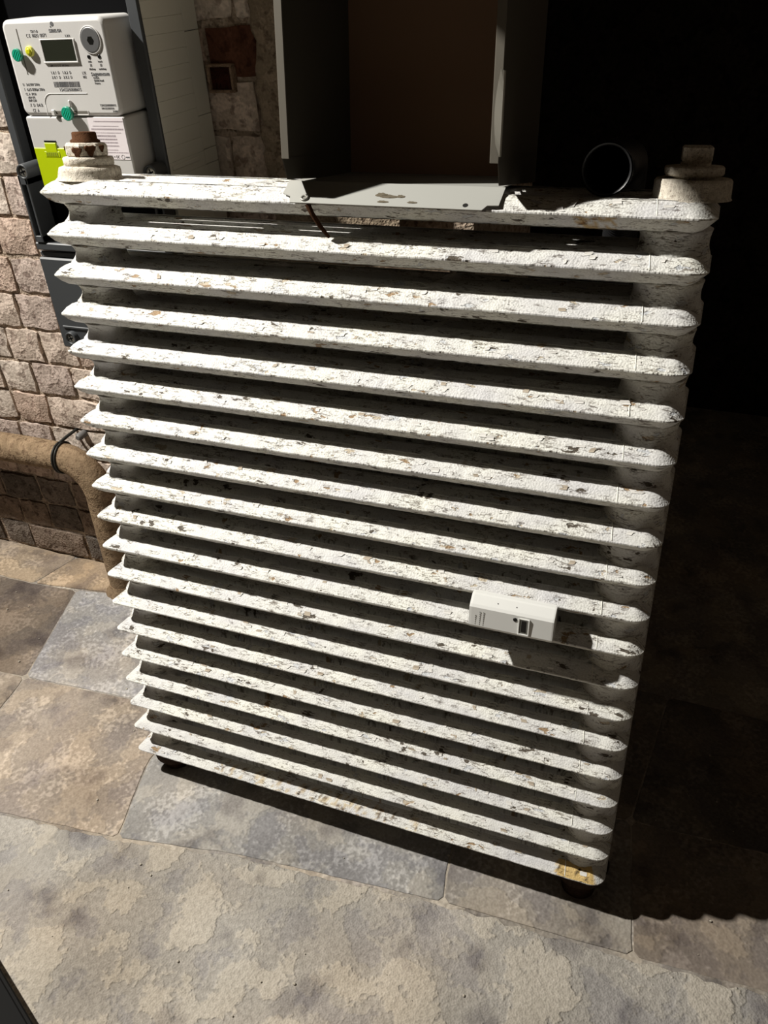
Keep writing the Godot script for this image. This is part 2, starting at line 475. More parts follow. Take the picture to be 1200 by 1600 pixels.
func brick_mesh(w: float, h: float, d: float, at: Vector3, base: Vector3, sd: int) -> MB:
	var r := RandomNumberGenerator.new(); r.seed = sd
	var mb := MB.new(base)
	var nx := 5; var ny := 3
	var P = []
	for j in ny + 1:
		var row = []
		for i in nx + 1:
			var x := -w * 0.5 + w * i / nx; var y := -h * 0.5 + h * j / ny
			var edge := (i == 0 or i == nx or j == 0 or j == ny)
			var corner := (i == 0 or i == nx) and (j == 0 or j == ny)
			var z := d + r.randf_range(-0.0028, 0.0022) - (0.0028 if edge else 0.0) - (0.0012 if corner else 0.0)
			x += r.randf_range(-0.003, 0.003) - (signf(x) * 0.001 if corner else 0.0)
			y += r.randf_range(-0.0028, 0.0028) - (signf(y) * 0.001 if corner else 0.0)
			row.append(at + Vector3(x, y, z))
		P.append(row)
	mb.sg(1)
	mb.grid(P, true)
	mb.sg(-1)
	var back := Vector3(0, 0, -d - 0.01)
	for i in nx:
		mb.quad(P[0][i], P[0][i + 1], P[0][i + 1] + back, P[0][i] + back, Vector3.DOWN)
		mb.quad(P[ny][i], P[ny][i + 1], P[ny][i + 1] + back, P[ny][i] + back, Vector3.UP)
	for j in ny:
		mb.quad(P[j][0], P[j + 1][0], P[j + 1][0] + back, P[j][0] + back, Vector3.LEFT)
		mb.quad(P[j][nx], P[j + 1][nx], P[j + 1][nx] + back, P[j][nx] + back, Vector3.RIGHT)
	return mb
func brick_wall():
	var o := struct("wall_back", Vector3(-1.0, 0, -0.65))
	var mortar := lime_material(h8(206, 190, 174), 0.4, 0.5)
	var core := MB.new(o.position)
	core.box(Vector3(-2.75, -0.1, -0.9), Vector3(0.555, 3.6, -0.425), 0.003)
	core.box(Vector3(1.9, -0.1, -0.9), Vector3(2.6, 3.6, -0.425), 0.003)
	core.box(Vector3(0.553, 2.5, -0.9), Vector3(1.902, 3.6, -0.425), 0.003)
	put(core, "masonry", mortar, o)
	var pale = [lime_material(h8(240, 224, 212), 0.5, 0.28), lime_material(h8(228, 206, 192), 0.42, 0.28), lime_material(h8(246, 234, 224), 0.6, 0.28), lime_material(h8(220, 204, 196), 0.47, 0.28)]
	var grey = [lime_material(h8(148, 138, 130), 0.5, 0.5), lime_material(h8(132, 124, 118), 0.42, 0.5), lime_material(h8(164, 148, 136), 0.55, 0.5)]
	var red := lime_material(h8(120, 82, 66), 0.5, 0.28)
	var course := 0.0868
	for row in 18:
		var y0 := 0.016 + row * course
		var x := -1.12 + rng.randf() * 0.09
		while x < 0.175:
			var w := rng.randf_range(0.098, 0.128)
			if rng.randf() < 0.22: w = rng.randf_range(0.17, 0.21)
			var w2 := minf(w, 0.185 - x)
			if w2 > 0.03:
				var b := brick_mesh(w2 - 0.009, course - 0.0105, 0.0085 + rng.randf_range(-0.002, 0.002), Vector3(x + w2 * 0.5, y0 + course * 0.5, -0.425), o.position, rng.randi())
				var m = pale[rng.randi() % 4]
				if row < 3: m = grey[rng.randi() % 3]
				elif row == 14 and x > 0.0: m = red
				put(b, "brick", m, o)
			x += w
	# small iron plate let into a square hole left in the wall
	var sock := MB.new(o.position)
	sock.box(Vector3(0.069, 1.212, -0.424), Vector3(0.120, 1.2165, -0.405), 0.001)
	sock.box(Vector3(0.069, 1.2525, -0.424), Vector3(0.120, 1.257, -0.405), 0.001)
	sock.box(Vector3(0.069, 1.2165, -0.424), Vector3(0.0735, 1.2525, -0.405), 0.001)
	sock.box(Vector3(0.1155, 1.2165, -0.424), Vector3(0.120, 1.2525, -0.405), 0.001)
	put(sock, "socket_frame", lime_material(h8(176, 152, 132), 0.3, 0.3), o)
	var pl := MB.new(o.position)
	pl.box(Vector3(0.0735, 1.2165, -0.424), Vector3(0.1155, 1.2525, -0.4105), 0.0015)
	put(pl, "rusty_plate", lime_material(h8(78, 44, 34), 0.2, 0.6), o)
	# thick plaster on the wall, its left edge broken off raggedly
	var n := FastNoiseLite.new(); n.seed = 8; n.frequency = 14.0; n.fractal_octaves = 4
	var P = []; var E = []
	var steps := 160
	for j in steps + 1:
		var y := 2.2 * j / steps
		var ex := 0.172 + maxf(0.0, y - 1.0) * 0.02 + n.get_noise_1d(y) * 0.012 + n.get_noise_1d(y * 7.0 + 40.0) * 0.006
		var zf := -0.381 + n.get_noise_1d(y * 2.0 + 90.0) * 0.003
		var e2 := 0.010 + n.get_noise_1d(y * 5.0 + 7.0) * 0.006
		P.append([Vector3(ex - 0.003, y, -0.428), Vector3(ex, y, zf - 0.014), Vector3(ex + e2 * 0.5, y, zf - 0.003), Vector3(ex + e2, y, zf), Vector3(ex + e2 + 0.03, y, zf + 0.001), Vector3(0.43, y, -0.380)])
	var pm := MB.new(o.position)
	pm.sg(1)
	pm.grid(P, true)
	var plaster := lime_material(h8(168, 154, 136), 0.35, 0.4)
	put(pm, "plaster_coat", plaster, o)
	var pb := MB.new(o.position)  # hidden block added behind the radiator to stop light leaking past
	pb.box(Vector3(0.42, -0.05, -0.43), Vector3(0.556, 0.96, -0.250), 0.006)
	put(pb, "added_light_stop", lime_material(h8(96, 84, 72), 0.35, 0.4), o)

# ------------------------------------------------------------------ the radiator
const SLOT_X := [[0.100, 0.312], [0.345, 0.592], [0.625, 0.858]]
const SLOT_Z := [-0.042, -0.084, -0.126]
const W := 0.95
const D := 0.168
func prof(d: float) -> float:
	var k = [[0.0, 0.0009], [0.0014, 0.0020], [0.004, 0.0044], [0.009, 0.0090], [0.016, 0.0143], [0.023, 0.0169], [0.028, 0.0175]]
	for i in 6:
		if d <= k[i + 1][0]:
			return lerpf(k[i][1], k[i + 1][1], (d - k[i][0]) / (k[i + 1][0] - k[i][0]))
	return 0.0175
func outline(d: float) -> Array:
	# points of the section's plan, front edge first, pulled in by d; each with its place on the uninset outline
	var x0 := d; var x1 := W - d; var z1 := -d; var z0 := -D + d
	var rl := maxf(0.010 - d, 0.0004); var rr := maxf(0.026 - d, 0.0004)
	var out = []
	var nl := 210; var ns := 12; var nc := 5
	for i in nl: out.append(Vector2(lerpf(x0 + rl, x1 - rr, float(i) / nl), z1))
	for i in nc: out.append(Vector2(x1 - rr + sin(PI / 2 * i / nc) * rr, z1 - rr + cos(PI / 2 * i / nc) * rr))
	for i in ns: out.append(Vector2(x1, lerpf(z1 - rr, z0 + rr, float(i) / ns)))
	for i in nc: out.append(Vector2(x1 - rr + cos(PI / 2 * i / nc) * rr, z0 + rr - sin(PI / 2 * i / nc) * rr))
	for i in 60: out.append(Vector2(lerpf(x1 - rr, x0 + rl, float(i) / 60), z0))
	for i in nc: out.append(Vector2(x0 + rl - sin(PI / 2 * i / nc) * rl, z0 + rl - cos(PI / 2 * i / nc) * rl))
	for i in ns: out.append(Vector2(x0, lerpf(z0 + rl, z1 - rl, float(i) / ns)))
	for i in nc: out.append(Vector2(x0 + rl - cos(PI / 2 * i / nc) * rl, z1 - rl + sin(PI / 2 * i / nc) * rl))
	out.append(out[0])
	return out
func section(idx: int, base: Vector3) -> MB:
	var mb := MB.new(base)
	var cy := -0.06 * idx
	var nz := FastNoiseLite.new(); nz.seed = 100 + idx; nz.frequency = 22.0; nz.fractal_octaves = 3
	var uo := fmod(idx * 0.37, 1.0); var vo := fmod(idx * 0.211, 1.0)
	var DS = [0.0, 0.0014, 0.004, 0.009, 0.016, 0.023, 0.028]
	var loops = []
	for d in DS: loops.append(outline(d))
	for side in [1, -1]:
		var P = []; var U = []; var C = []
		for k in DS.size():
			var row = []; var ur = []; var cr = []
			var arc := 0.0
			for q in k: arc += Vector2(DS[q + 1] - DS[q], prof(DS[q + 1]) - prof(DS[q])).length()
			for j in loops[k].size():
				var p: Vector2 = loops[k][j]; var p0: Vector2 = loops[0][j]
				var wear := nz.get_noise_2d(p0.x * 2.0, p0.y * 2.0 + 5.0)
				var fade := 1.0 - k / 6.0
				var bump := nz.get_noise_3d(p0.x * 3.0, p0.y * 3.0, k * 0.03 + side)
				var dy := bump * 0.0009 * (1.0 if k > 0 else 0.5)
				row.append(Vector3(p.x + (wear * 0.0012 * fade if p0.x < 0.001 else 0.0), cy + side * (prof(DS[k]) + dy) + wear * 0.0007 * fade, p.y + (wear * 0.0012 * fade if p0.y > -0.001 else 0.0)))
				var inw := (p - p0).normalized() if k > 0 else Vector2.ZERO
				var uvp := p0 + inw * arc
				ur.append(Vector2(uvp.x / 0.95 + uo, (uvp.y if side > 0 else -uvp.y + 0.2) / 0.475 + vo))
				var c := Color(1, 1, 1)
				if idx == 18 and p0.x + bump * 0.02 > 0.868 and p0.x + wear * 0.02 < 0.935 and side > 0 and p0.y > -0.02:
					c = Color(0.92, 0.66, 0.28) if bump < 0.42 else Color(0.10, 0.07, 0.04)
				elif idx == 0 and side < 0 and p0.x > 0.79 and p0.x < 0.84 and p0.y > -0.01 and bump > 0.0: c = Color(0.75, 0.55, 0.30)
				elif idx == 18 and p0.y > -0.01 and p0.x > 0.2 and p0.x < 0.62 and bump > 0.10 and wear > -0.05: c = Color(0.86, 0.74, 0.56) if bump < 0.36 else Color(0.30, 0.22, 0.15)
				cr.append(c)
			P.append(row); U.append(ur); C.append(cr)
		mb.sg(1 if side > 0 else 5)
		mb.grid(P, side > 0, U, C)
		if side > 0:
			# the thin cast rim joining both halves
			var lo = []
			for p in P[0]: lo.append(Vector3(p.x, p.y - 0.0018, p.z))
			mb.sg(6)
			mb.grid([lo, P[0]], true, [U[0], U[0]])
		# slots
		for sx in SLOT_X:
			for zc in SLOT_Z:
				var rings = []
				var uvs = []
				for s in [[0.0, 0.0040], [0.0035, 0.0105], [0.0085, 0.0152], [0.014, 0.0175]]:
					rings.append(slot_loop(sx[0], sx[1], zc, s[0], cy + side * s[1], s[0] / 0.014))
				for rg in rings:
					var ur = []
					for p in rg: ur.append(Vector2(p.x / 0.95 + uo + 0.3, p.z / 0.475 + vo + 0.31 * side))
					uvs.append(ur)
				mb.sg(7)
				mb.grid(rings, side < 0, uvs)
				if side > 0:
					var low = []
					for p in rings[0]: low.append(Vector3(p.x, 2.0 * cy - p.y, p.z))
					mb.grid([low, rings[0]], false, [uvs[0], uvs[0]])
		# flat top between the slots
		mb.sg(-1)
		var xs = [0.028]
		for sx in SLOT_X: xs.append(sx[0] - 0.014); xs.append(sx[1] + 0.014)
		xs.append(W - 0.028)
		var zs = [-0.028]
		for zc in SLOT_Z: zs.append(zc + 0.020); zs.append(zc - 0.020)
		zs.append(-D + 0.028)
		var y = cy + side * 0.0175
		for i in xs.size() - 1:
			for j in zs.size() - 1:
				if i % 2 == 1 and j % 2 == 1: continue
				var a := Vector3(xs[i], y, zs[j]); var b := Vector3(xs[i + 1], y, zs[j])
				var c := Vector3(xs[i + 1], y, zs[j + 1]); var d := Vector3(xs[i], y, zs[j + 1])
				var f := func(p): return Vector2(p.x / 0.95 + uo, (p.z if side > 0 else -p.z + 0.2) / 0.475 + vo)
				mb.quad(a, b, c, d, Vector3(0, side, 0), f.call(a), f.call(b), f.call(c), f.call(d))
	# casting seam near the right hub
	var seam = []
	for d in [0.001, 0.004, 0.009, 0.016, 0.023, 0.030]: seam.append(Vector3(0.884 - d * 0.15, cy + prof(d) + 0.0001, -d))
	mb.tube(seam, 0.0008, 6, false)
	# hubs down to the next section
	if idx < 18:
		for hx in [0.050, 0.904]:
			var hp = []
			hp.append(Vector2(0.047 if hx < 0.5 else 0.0435, -0.056))
			for q in 9:
				var t := q / 8.0
				hp.append(Vector2((0.0385 if hx < 0.5 else 0.0405) + (0.008 if hx < 0.5 else 0.003) * pow(absf(t - 0.5) * 2.0, 1.8), -0.0440 + t * 0.0280))
			hp.append(Vector2(0.030, -0.0100))
			mb.lathe(hp, Vector3(hx, cy, -0.062), 28, Basis.IDENTITY, false, 0.012)
	return mb
func slot_loop(x0: float, x1: float, zc: float, d: float, y: float, sq: float) -> Array:
	var out = []
	var r := 0.006
	# stadium at sq = 0, its bounding box at sq = 1; the front side runs to +x
	var pts = []
	for i in 13: pts.append([Vector2(lerpf(x0 + r, x1 - r, i / 12.0), r), Vector2(lerpf(x0 - d, x1 + d, i / 12.0), r + d)])
	for i in range(1, 8):
		var a := PI * i / 8.0
		var st := Vector2(x1 - r + sin(a) * r, cos(a) * r)
		pts.append([st, Vector2(x1 + d, (r + d) * (1.0 - 2.0 * i / 8.0))])
	for i in 13: pts.append([Vector2(lerpf(x1 - r, x0 + r, i / 12.0), -r), Vector2(lerpf(x1 + d, x0 - d, i / 12.0), -r - d)])
	for i in range(1, 8):
		var a := PI * i / 8.0
		var st := Vector2(x0 + r - sin(a) * r, -cos(a) * r)
		pts.append([st, Vector2(x0 - d, (r + d) * (-1.0 + 2.0 * i / 8.0))])
	for q in pts:
		var p: Vector2 = q[0].lerp(q[1], sq)
		out.append(Vector3(p.x, y, zc + p.y))
	out.append(out[0])
	return out
func radiator():
	var o := thing("radiator", "large old cast-iron radiator in peeling white paint, leaning back before the brick wall", "radiator", rad(FOOT), RB)
	for i in 19:
		put(section(i, FOOT), "section", paint_m, o)
	var chalk := lime_material(h8(255, 250, 238), 0.09, 0.12)
	chalk.uv1_world_triplanar = true
	var brown := lime_material(h8(104, 72, 50), 0.08, 0.1)
	# bottom hub feet
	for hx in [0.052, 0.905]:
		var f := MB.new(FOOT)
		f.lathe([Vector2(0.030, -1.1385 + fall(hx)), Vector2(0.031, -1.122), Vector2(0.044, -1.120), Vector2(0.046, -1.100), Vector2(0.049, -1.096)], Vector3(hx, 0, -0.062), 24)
		put(f, "end_plug", lime_material(h8(62, 47, 38), 0.08, 0.1), o)  # rust brown, coloured darker to stand in for the shade underneath
	# top left plug: boss, flat ring, hexagon nut, rusty stub
	var a := Vector3(0.053, 0, -0.060)
	var p := MB.new(FOOT)
	p.lathe([Vector2(0.050, 0.0155), Vector2(0.0465, 0.019), Vector2(0.0455, 0.027), Vector2(0.044, 0.0325), Vector2(0.036, 0.035)], a, 28, Basis.IDENTITY, false, 0.012)
	var plug := put(p, "end_plug", chalk, o)
	p = MB.new(FOOT)
	p.lathe([Vector2(0.034, 0.034), Vector2(0.0365, 0.036), Vector2(0.037, 0.044), Vector2(0.035, 0.0465), Vector2(0.026, 0.048)], a, 24, Basis.IDENTITY, false, 0.02)
	put(p, "lock_ring", chalk, plug)
	p = MB.new(FOOT)
	p.lathe([Vector2(0.0275, 0.047), Vector2(0.0315, 0.0495), Vector2(0.0318, 0.062), Vector2(0.029, 0.0655), Vector2(0.020, 0.0665)], a, 8, Basis(Vector3.UP, 0.35), true)
	put(p, "hexagon_nut", chalk, plug)
	# bare iron showing through the nut's paint
	var sp := MB.new(FOOT)
	for q in [[1.35, 0.0075], [0.72, 0.0075], [2.35, 0.003], [0.1, 0.005]]:
		var an: float = q[0]
		var dir := Vector3(cos(an), 0, sin(an)) * 0.03105
		var flat := snappedf(an - 0.35 * -1.0, PI / 4) # face normals lie between corners
		dir = Vector3(cos(an), 0, sin(an)) * 0.0302
		sp.lathe([Vector2(q[1] * 0.95, 0.0), Vector2(q[1], 0.0006), Vector2(q[1] * 0.8, 0.0014)], a + Vector3(0, 0.056 + 0.004 * sin(an * 9.0), 0) + dir, 14, Basis.looking_at(dir.normalized(), Vector3.UP) * Basis(Vector3(1, 0, 0), -PI / 2), false, 0.26)
	put(sp, "bare_patch", brown, plug)
	p = MB.new(FOOT)
	p.lathe([Vector2(0.0215, 0.065), Vector2(0.0215, 0.069), Vector2(0.018, 0.071), Vector2(0.0175, 0.079), Vector2(0.016, 0.0805)], a, 18, Basis.IDENTITY, false, 0.02)
	put(p, "stub", brown, plug)
	# top right plug: block, flat plate, square head
	a = Vector3(0.915, 0, -0.066)
	p = MB.new(FOOT)
	p.lathe([Vector2(0.046, 0.0155), Vector2(0.0445, 0.018), Vector2(0.044, 0.036), Vector2(0.042, 0.0385)], a, 28, Basis.IDENTITY, false, 0.01)
	plug = put(p, "end_plug", chalk, o)
	p = MB.new(FOOT)
	p.lathe([Vector2(0.024, 0.038), Vector2(0.024, 0.041), Vector2(0.032, 0.0415), Vector2(0.0335, 0.044), Vector2(0.0335, 0.050), Vector2(0.032, 0.052), Vector2(0.016, 0.0525)], a, 24, Basis.IDENTITY, false, 0.015)
	put(p, "lock_ring", chalk, plug)
	p = MB.new(FOOT)
	p.lathe([Vector2(0.017, 0.052), Vector2(0.017, 0.056)], a, 16)
	p.box(Vector3(-0.0165, 0.056, -0.0165), Vector3(0.0165, 0.0735, 0.0165), 0.002, Transform3D(Basis(Vector3.UP, 0.1), a))
	put(p, "square_head", chalk, plug)
	# curled flakes of paint lifting off the front edges
	var fl := MB.new(FOOT)
	for q in 300:
		var i := rng.randi() % 19
		var x := rng.randf_range(0.02, 0.92); var d0 := rng.randf_range(0.002, 0.014)
		var lw := rng.randf_range(0.003, 0.012); var dd := rng.randf_range(0.0015, 0.005)
		var lift := rng.randf_range(0.0004, 0.0022); var sk := rng.randf_range(-0.004, 0.004)
		var cy := -0.06 * i
		var P2 = []
		for r in 3:
			var row = []
			for c in 4:
				var d := d0 + dd * r / 2.0
				var up := 0.0004 + lift * pow(absf(r - 0.6) / 1.4, 2.0) + lift * 0.6 * (c - 1.5) / 3.0
				row.append(Vector3(x + lw * (c - 1.5) / 3.0 + sk * r / 2.0 + rng.randf_range(-0.001, 0.001), cy + prof(d) + maxf(up, 0.0003), -d + 0.25 * up))
			P2.append(row)
		fl.col = Color(0.70, 0.68, 0.64) if rng.randf() < 0.8 else Color(0.42, 0.36, 0.28)
		fl.grid(P2, true)
	var flk := put(fl, "paint_flakes", mat(Color.WHITE, 0.7), o)
	flk.set_meta("kind", "stuff")

# ------------------------------------------------------------------ meter cabinet, meter
func cabinet():
	var base := Vector3(-0.097, 0.765, -0.33)
	var o := thing("meter_cabinet", "dark grey meter cabinet with pale seamed side, on the brick wall behind the radiator", "cabinet", base)
	var dark := mat(h8(62, 64, 66), 0.45, 0.0, 0.45)
	var deep := mat(h8(16, 16, 17), 0.8, 0.0, 0.08)
	var pale := mat(h8(204, 203, 192), 0.75)
	var steel := mat(h8(170, 168, 160), 0.35, 0.8)
	var mb := MB.new(base)
	mb.box(Vector3(-0.255, 0.768, -0.409), Vector3(0.0600, 1.62, -0.275), 0.003)
	put(mb, "body", deep, o)
	# pale strips along the right side, a board behind and a narrow one at the wall
	for row in 36:
		var y := 0.772 + row * 0.0235
		var s := MB.new(base)
		s.box(Vector3(0.0585, y, -0.364), Vector3(0.0650, y + 0.0233, -0.252), 0.0004)
		put(s, "side_strip", pale, o)
	for q in [[0.772, 0.95], [0.951, 1.075], [1.076, 1.10], [1.101, 1.125], [1.126, 1.18], [1.181, 1.31], [1.311, 1.62]]:
		var s := MB.new(base)
		s.box(Vector3(0.0585, q[0], -0.409), Vector3(0.0645, q[1], -0.3655), 0.0008)
		put(s, "side_panel", pale, o)
	# long handle-shaped ridge low on the side
	var hd := MB.new(base)
	hd.box(Vector3(0.0645, 1.112, -0.345), Vector3(0.0672, 1.119, -0.258), 0.001)
	put(hd, "side_rib", pale, o)
	# front: dark frame with rails either side of a deep recess
	mb = MB.new(base)
	mb.box(Vector3(-0.257, 1.085, -0.2755), Vector3(0.0585, 1.62, -0.268), 0.001)
	mb.box(Vector3(-0.240, 0.985, -0.30), Vector3(0.046, 1.09, -0.288), 0.001)
	put(mb, "back_plate", deep, o)
	for q in [[-0.259, -0.241], [0.043, 0.0645]]:
		mb = MB.new(base)
		mb.box(Vector3(q[0], 1.08, -0.275), Vector3(q[1], 1.62, -0.246), 0.002)
		put(mb, "frame_rail", dark, o)
	# slotted cheeks beside the terminal recess
	for sx in [[-0.245, -0.225], [0.038, 0.058]]:
		mb = MB.new(base)
		mb.box(Vector3(sx[0], 0.985, -0.276), Vector3(sx[0] + 0.005, 1.105, -0.222), 0.001)
		mb.box(Vector3(sx[1] - 0.005, 0.985, -0.276), Vector3(sx[1], 1.105, -0.222), 0.001)
		mb.box(Vector3(sx[0], 1.088, -0.276), Vector3(sx[1], 1.105, -0.222), 0.001)
		mb.box(Vector3(sx[0], 0.985, -0.276), Vector3(sx[1], 0.997, -0.222), 0.001)
		mb.box(Vector3(sx[0], 0.985, -0.276), Vector3(sx[1], 1.1, -0.262), 0.001)
		put(mb, "cheek", dark, o)
	# lower cover with its ridges
	mb = MB.new(base)
	mb.box(Vector3(-0.254, 0.772, -0.276), Vector3(0.0585, 0.955, -0.226), 0.003)
	put(mb, "terminal_cover", dark, o)
	mb = MB.new(base)
	mb.box(Vector3(-0.250, 0.957, -0.276), Vector3(0.056, 0.966, -0.230), 0.0015)
	mb.box(Vector3(-0.250, 0.970, -0.276), Vector3(0.056, 0.984, -0.224), 0.002)
	mb.box(Vector3(-0.240, 0.815, -0.23), Vector3(0.046, 0.820, -0.2235), 0.001)
	put(mb, "cover_ridge", dark, o)
	# screw bosses
	for c in [Vector2(-0.224, 1.112), Vector2(0.049, 1.117), Vector2(-0.221, 0.797), Vector2(0.049, 0.797)]:
		var b := MB.new(base)
		b.lathe([Vector2(0.0135, -0.276), Vector2(0.013, -0.2165), Vector2(0.0122, -0.215), Vector2(0.0100, -0.215), Vector2(0.0095, -0.2185)], Vector3(c.x, c.y, 0), 20, Basis(Vector3(1, 0, 0), PI / 2))
		var boss := put(b, "screw_boss", dark, o)
		b = MB.new(base)
		b.lathe([Vector2(0.0092, -0.2195), Vector2(0.0088, -0.2175), Vector2(0.006, -0.2168)], Vector3(c.x, c.y, 0), 16, Basis(Vector3(1, 0, 0), PI / 2))
		put(b, "screw", steel, boss)
		b = MB.new(base)
		for an in [0.3, 0.3 + PI / 2]:
			b.box(Vector3(-0.0060, -0.0013, -0.2172), Vector3(0.0060, 0.0013, -0.2163), 0.0003, Transform3D(Basis(Vector3(0, 0, 1), an), Vector3(c.x, c.y, 0)))
		put(b, "cross_slot", deep, boss)

func meter():
	var base := Vector3(-0.066, 1.09, -0.268)
	var o := thing("electricity_meter", "white electricity meter with small dark display and green seals, fixed on the dark grey cabinet", "electricity meter", base)
	var white := mat(h8(190, 188, 185), 0.5, 0.0, 0.4)
	var dark := mat(h8(24, 24, 22), 0.25)
	var ink := mat(h8(92, 92, 94), 0.7)
	var shell := mat(h8(182, 180, 177), 0.5)
	var zf := -0.195
	var mb := MB.new(base)
	mb.pillow(-0.165, 0.034, 1.2062, 1.3450, -0.268, zf, 0.013, 0.006)
	put(mb, "housing", white, o)
	mb = MB.new(base)
	mb.pillow(-0.1655, 0.0345, 1.090, 1.2058, -0.268, zf - 0.0006, 0.004, 0.003)
	put(mb, "terminal_cover", shell, o)
	# display in its bezel
	mb = MB.new(base)
	mb.box(Vector3(-0.0955, 1.2835, zf - 0.004), Vector3(-0.0275, 1.2860, zf + 0.0026), 0.0006)
	mb.box(Vector3(-0.0955, 1.3155, zf - 0.004), Vector3(-0.0275, 1.3170, zf + 0.0008), 0.0004)
	mb.box(Vector3(-0.0955, 1.2860, zf - 0.004), Vector3(-0.0925, 1.3155, zf + 0.0010), 0.0004)
	mb.box(Vector3(-0.0300, 1.2860, zf - 0.004), Vector3(-0.0275, 1.3155, zf + 0.0022), 0.0004)
	put(mb, "bezel", white, o)
	mb = MB.new(base)
	mb.box(Vector3(-0.0925, 1.2860, zf - 0.003), Vector3(-0.0300, 1.3155, zf + 0.0003), 0.0002)
	var scr := mat(h8(38, 40, 32), 0.2)
	put(mb, "display", scr, o)
	# optical port
	var zx := Basis(Vector3(1, 0, 0), PI / 2)
	mb = MB.new(base)
	mb.lathe([Vector2(0.0195, -0.001), Vector2(0.0195, 0.0012), Vector2(0.0186, 0.0018), Vector2(0.0176, 0.0012)], Vector3(0.0035, 1.3140, zf), 32, zx)
	put(mb, "port_ring", white, o)
	mb = MB.new(base)
	mb.lathe([Vector2(0.0176, 0.0), Vector2(0.0176, 0.0016), Vector2(0.016, 0.0020)], Vector3(0.0035, 1.3140, zf), 32, zx)
	var port := put(mb, "optical_port", mat(h8(112, 112, 112), 0.4, 0.5), o)
	mb = MB.new(base)
	mb.lathe([Vector2(0.0062, 0.0018), Vector2(0.0060, 0.0024)], Vector3(0.0040, 1.3135, zf), 6, zx, true)
	put(mb, "port_hole", dark, port)
	for x in [-0.0069, 0.0127]:
		mb = MB.new(base)
		mb.lathe([Vector2(0.0030, -0.001), Vector2(0.0030, 0.0006), Vector2(0.0022, 0.0009)], Vector3(x, 1.2912, zf), 14, zx)
		put(mb, "indicator", dark, o)
	# seals, their wires and slots
	var green := mat(h8(0, 132, 104), 0.25, 0.0, 0.6)
	green.clearcoat_enabled = true; green.clearcoat = 0.6
	mb = MB.new(base)
	var slot := mat(h8(96, 92, 84), 0.7)
	for q in [[-0.1362, 1.268, -0.1344, 1.3325], [-0.0975, 1.2095, -0.0326, 1.2145]]:
		mb = MB.new(base)
		mb.box(Vector3(q[0], q[1], zf - 0.002), Vector3(q[2], q[3], zf + 0.0004), 0.0002)
		put(mb, "seal_slot", slot, o)
	mb = MB.new(base)
	mb.box(Vector3(-0.0800, 1.2080, zf), Vector3(-0.0315, 1.2096, zf + 0.0012), 0.0003)
	mb.box(Vector3(-0.0326, 1.2090, zf), Vector3(-0.0312, 1.2150, zf + 0.0012), 0.0003)
	mb.box(Vector3(-0.1045, 1.2075, zf), Vector3(-0.0975, 1.2165, zf + 0.004), 0.001)
	mb.box(Vector3(-0.0655, 1.2200, zf), Vector3(-0.0605, 1.2310, zf + 0.005), 0.0015)
	put(mb, "seal_lug", white, o)
	for q in [[Vector3(-0.1405, 1.2965, zf), 0.0094, 0.009], [Vector3(-0.0689, 1.2115, zf), 0.0108, 0.010]]:
		mb = MB.new(base)
		mb.lathe([Vector2(q[1] * 0.55, 0.0), Vector2(q[1] * 0.55, q[2] * 0.5), Vector2(q[1], q[2] * 0.5), Vector2(q[1], q[2] - 0.001), Vector2(q[1] * 0.9, q[2])], q[0], 24, zx)
		var sl := put(mb, "seal", green, o)
		mb = MB.new(base)
		for k in 4:
			mb.box(Vector3(-0.006, -0.0065 + k * 0.0036, q[2] - 0.0004), Vector3(0.006, -0.0065 + k * 0.0036 + 0.0016, q[2] + 0.0004), 0.0002, Transform3D(Basis(Vector3(0, 0, 1), 0.9), q[0]))
		put(mb, "seal_rib", mat(h8(20, 160, 126), 0.25), sl)
	mb = MB.new(base)
	mb.lathe([Vector2(0.0075, 0.0), Vector2(0.0075, 0.004), Vector2(0.0066, 0.005), Vector2(0.005, 0.0045)], Vector3(-0.1175, 1.301, zf), 20, zx)
	var yb := put(mb, "push_button", mat(h8(206, 204, 96), 0.4), o)
	mb = MB.new(base)
	mb.lathe([Vector2(0.0048, 0.0040), Vector2(0.0046, 0.0062), Vector2(0.003, 0.0068)], Vector3(-0.1175, 1.301, zf), 16, zx)
	put(mb, "button_cap", mat(h8(186, 186, 20), 0.4), yb)
	# raised outline of the cover hatch and the seam across the front
	mb = MB.new(base)
	var path = [Vector3(-0.1154, 1.2075, zf), Vector3(-0.1154, 1.224, zf)]
	for k in 6: path.append(Vector3(-0.0994 - cos(PI / 2 * k / 5) * 0.016, 1.224 + sin(PI / 2 * k / 5) * 0.016, zf))
	path.append(Vector3(-0.0265, 1.2400, zf))
	mb.tube(path, 0.0008, 6)
	put(mb, "hatch_outline", white, o)
	# lime terminal tab
	var lime := mat(h8(166, 184, 0), 0.45)
	mb = MB.new(base)
	mb.box(Vector3(-0.1630, 1.094, zf - 0.004), Vector3(-0.0970, 1.1570, zf + 0.0012), 0.0008)
	mb.box(Vector3(-0.1380, 1.150, zf - 0.004), Vector3(-0.1140, 1.1655, zf + 0.0020), 0.0008)
	mb.box(Vector3(-0.1420, 1.1430, zf), Vector3(-0.1100, 1.1520, zf + 0.0018), 0.0006)
	var tab := put(mb, "terminal_tab", lime, o)
	mb = MB.new(base)
	mb.box(Vector3(-0.1385, 1.1660, zf - 0.003), Vector3(-0.1135, 1.1690, zf + 0.0002), 0.0002)
	put(mb, "tab_notch", dark, tab)
	mb = MB.new(base)
	for k in 6: mb.box(Vector3(-0.1385 + k * 0.0043, 1.1445, zf + 0.0016), Vector3(-0.1355 + k * 0.0043, 1.1500, zf + 0.0021), 0.0001)
	put(mb, "tab_marking", mat(h8(120, 132, 20), 0.6), tab)
	# printed face
	var z := zf + 0.0002 - base.z
